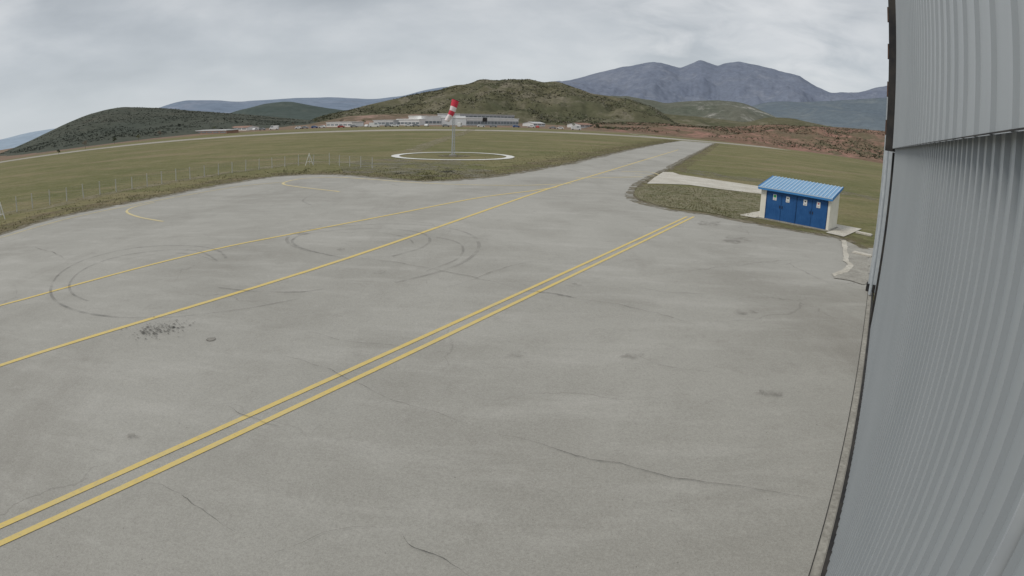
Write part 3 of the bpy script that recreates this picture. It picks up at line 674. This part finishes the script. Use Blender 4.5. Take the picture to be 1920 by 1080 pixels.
tp = [treeproto(1, M_leaf1, 'spring_tree', 'small light green tree along the far edge of the airfield', 'light green trees along the far edge'),
      treeproto(2, M_leaf2, 'dark_tree', 'small dark green tree along the far edge of the airfield', 'dark green trees along the far edge', 5.0, 380),
      treeproto(3, M_leaf3, 'bare_tree', 'small bare brown tree along the far edge of the airfield', 'bare trees along the far edge', 6.0, 220)]
usedt = set(); rnd = random.Random(9)
tx = [(500,236),(590,232),(470,240),(440,242),(402,247),(360,250),(330,254),(300,258),(1045,238),(1060,240),(1075,240),(1120,243),(1135,244),(1150,246),(1190,248),(1230,251),(1270,254),(1330,261),(1370,264),(1400,268),(1440,271),(1480,276),(1520,280),(1560,286),(1590,290),(1625,297),(682,235),(640,235),(550,238),(260,264),(215,270),(160,280),(110,290),(1500,277),(1345,262),(985,236)]
for x, y in tx:
    k = rnd.randrange(3); o = tp[k] if k not in usedt else copy_tree(tp[k]); usedt.add(k); c_ = gp(x, y); o.location = (c_.x, c_.y, 0); s = rnd.uniform(.4, .85); o.scale = (s,s,s); o.rotation_euler = (0,0,rnd.random()*6)
# ---------- world
SUN = Vector((-.55, -.28, .80)).normalized()
w = bpy.data.worlds.new('World'); bpy.context.scene.world = w; w.use_nodes = True; nt = w.node_tree; N_ = nt.nodes; L_ = nt.links
sky = N_.new('ShaderNodeTexSky'); sky.sky_type = 'NISHITA'; sky.sun_disc = False; sky.sun_elevation = math.asin(SUN.z); sky.sun_rotation = math.atan2(SUN.x, SUN.y)
bg = N_['Background']; bg.inputs[1].default_value = .1
tc = N_.new('ShaderNodeTexCoord'); sp = N_.new('ShaderNodeSeparateXYZ'); L_.new(tc.outputs['Generated'], sp.inputs[0])
def wm(op, a, b=0.0, clamp=False):
    m_ = N_.new('ShaderNodeMath'); m_.operation = op; m_.use_clamp = clamp
    for val, i in ((a,0),(b,1)):
        if isinstance(val, (int,float)): m_.inputs[i].default_value = val
        else: L_.new(val, m_.inputs[i])
    return m_.outputs[0]
zc = wm('ADD', wm('MAXIMUM', sp.outputs[2], 0.0), .22)
cv = N_.new('ShaderNodeCombineXYZ'); L_.new(wm('DIVIDE', sp.outputs[0], zc), cv.inputs[0]); L_.new(wm('DIVIDE', sp.outputs[1], zc), cv.inputs[1])
def wn(scale, detail, rough, stretch=(1,1,1), rot=0, dist=0, vec=None):
    mp = N_.new('ShaderNodeMapping'); mp.inputs['Scale'].default_value = stretch; mp.inputs['Rotation'].default_value = (0,0,rot); L_.new(vec or cv.outputs[0], mp.inputs[0])
    n_ = N_.new('ShaderNodeTexNoise'); n_.inputs['Scale'].default_value = scale; n_.inputs['Detail'].default_value = detail; n_.inputs['Roughness'].default_value = rough; n_.inputs['Distortion'].default_value = dist
    L_.new(mp.outputs[0], n_.inputs['Vector']); return n_.outputs['Fac']
def wr(fac, stops):
    r_ = N_.new('ShaderNodeValToRGB'); e = r_.color_ramp.elements
    e[0].position, e[0].color = stops[0][0], (*stops[0][1], 1); e[1].position, e[1].color = stops[-1][0], (*stops[-1][1], 1)
    for p_, c_ in stops[1:-1]:
        q = e.new(p_); q.color = (*c_, 1)
    L_.new(fac, r_.inputs[0]); return r_.outputs[0]
gen = tc.outputs['Generated']
fac = wm('ADD', wm('MULTIPLY', wn(1.3, 6, .5, (1,1,1), .9, .2), .45), wm('MULTIPLY', wn(2.6, 6, .52, (1,1,2.6), .3, .3, gen), .55))
cl = wr(fac, [(.38, (3.9,4.2,4.5)), (.46, (4.7,5.0,5.3)), (.53, (5.6,5.85,6.1)), (.62, (6.9,7.05,7.2))])
hz = wr(sp.outputs[2], [(.0, (1,1,1)), (.09, (.45,.45,.45)), (.22, (0,0,0))])
def wmix(f_, a, b):
    m_ = N_.new('ShaderNodeMix'); m_.data_type = 'RGBA'
    for val, i in ((f_,0),(a,6),(b,7)):
        if isinstance(val, (int,float)): m_.inputs[i].default_value = val
        elif isinstance(val, tuple): m_.inputs[i].default_value = (*val,1)
        else: L_.new(val, m_.inputs[i])
    return m_.outputs[2]
c1 = wmix(hz, cl, (6.0, 6.45, 6.85))
# bank of low cloud over the mountains
dt = N_.new('ShaderNodeVectorMath'); dt.operation = 'DOT_PRODUCT'; L_.new(gen, dt.inputs[0]); rr_ = ray(1420, 100); dt.inputs[1].default_value = tuple(rr_)
bank = wm('MULTIPLY', wr(dt.outputs['Value'], [(.95, (0,0,0)), (.992, (1,1,1))]), wr(wn(7, 6, .55, (1,1,3), .2, .5, gen), [(.40, (0,0,0)), (.62, (1,1,1))]))
c1 = wmix(wm('MULTIPLY', bank, .7), c1, (7.3, 7.45, 7.6))
c2 = wmix(.92, sky.outputs[0], c1); L_.new(c2, bg.inputs[0])
sl_ = bpy.data.lights.new('sun', 'SUN'); sl_.energy = 1.5; sl_.angle = R(16); sl_.color = (1, .95, .87)
so = bpy.data.objects.new('sun', sl_); C.objects.link(so); so.location = (0,0,30)
so.rotation_euler = SUN.to_track_quat('Z', 'Y').to_euler()
# ---------- camera
cam = bpy.data.cameras.new('camera'); co = bpy.data.objects.new('camera', cam); C.objects.link(co)
co.matrix_world = Matrix.Translation((0,0,H)) @ MC.to_4x4()
cam.sensor_width = 36; cam.lens = F/1920*36; cam.clip_start = .05; cam.clip_end = 90000
cam.type = 'PANO'
for tgt in (getattr(cam, 'cycles', None), cam):
    if tgt is None: continue
    try:
        tgt.panorama_type = 'FISHEYE_EQUISOLID'; tgt.fisheye_lens = F/1920*36; tgt.fisheye_fov = R(180)
    except Exception as ex: print('cam', ex)
bpy.context.scene.camera = co
sc = bpy.context.scene; sc.view_settings.view_transform = 'Standard'; sc.view_settings.look = 'None'; sc.view_settings.exposure = 0
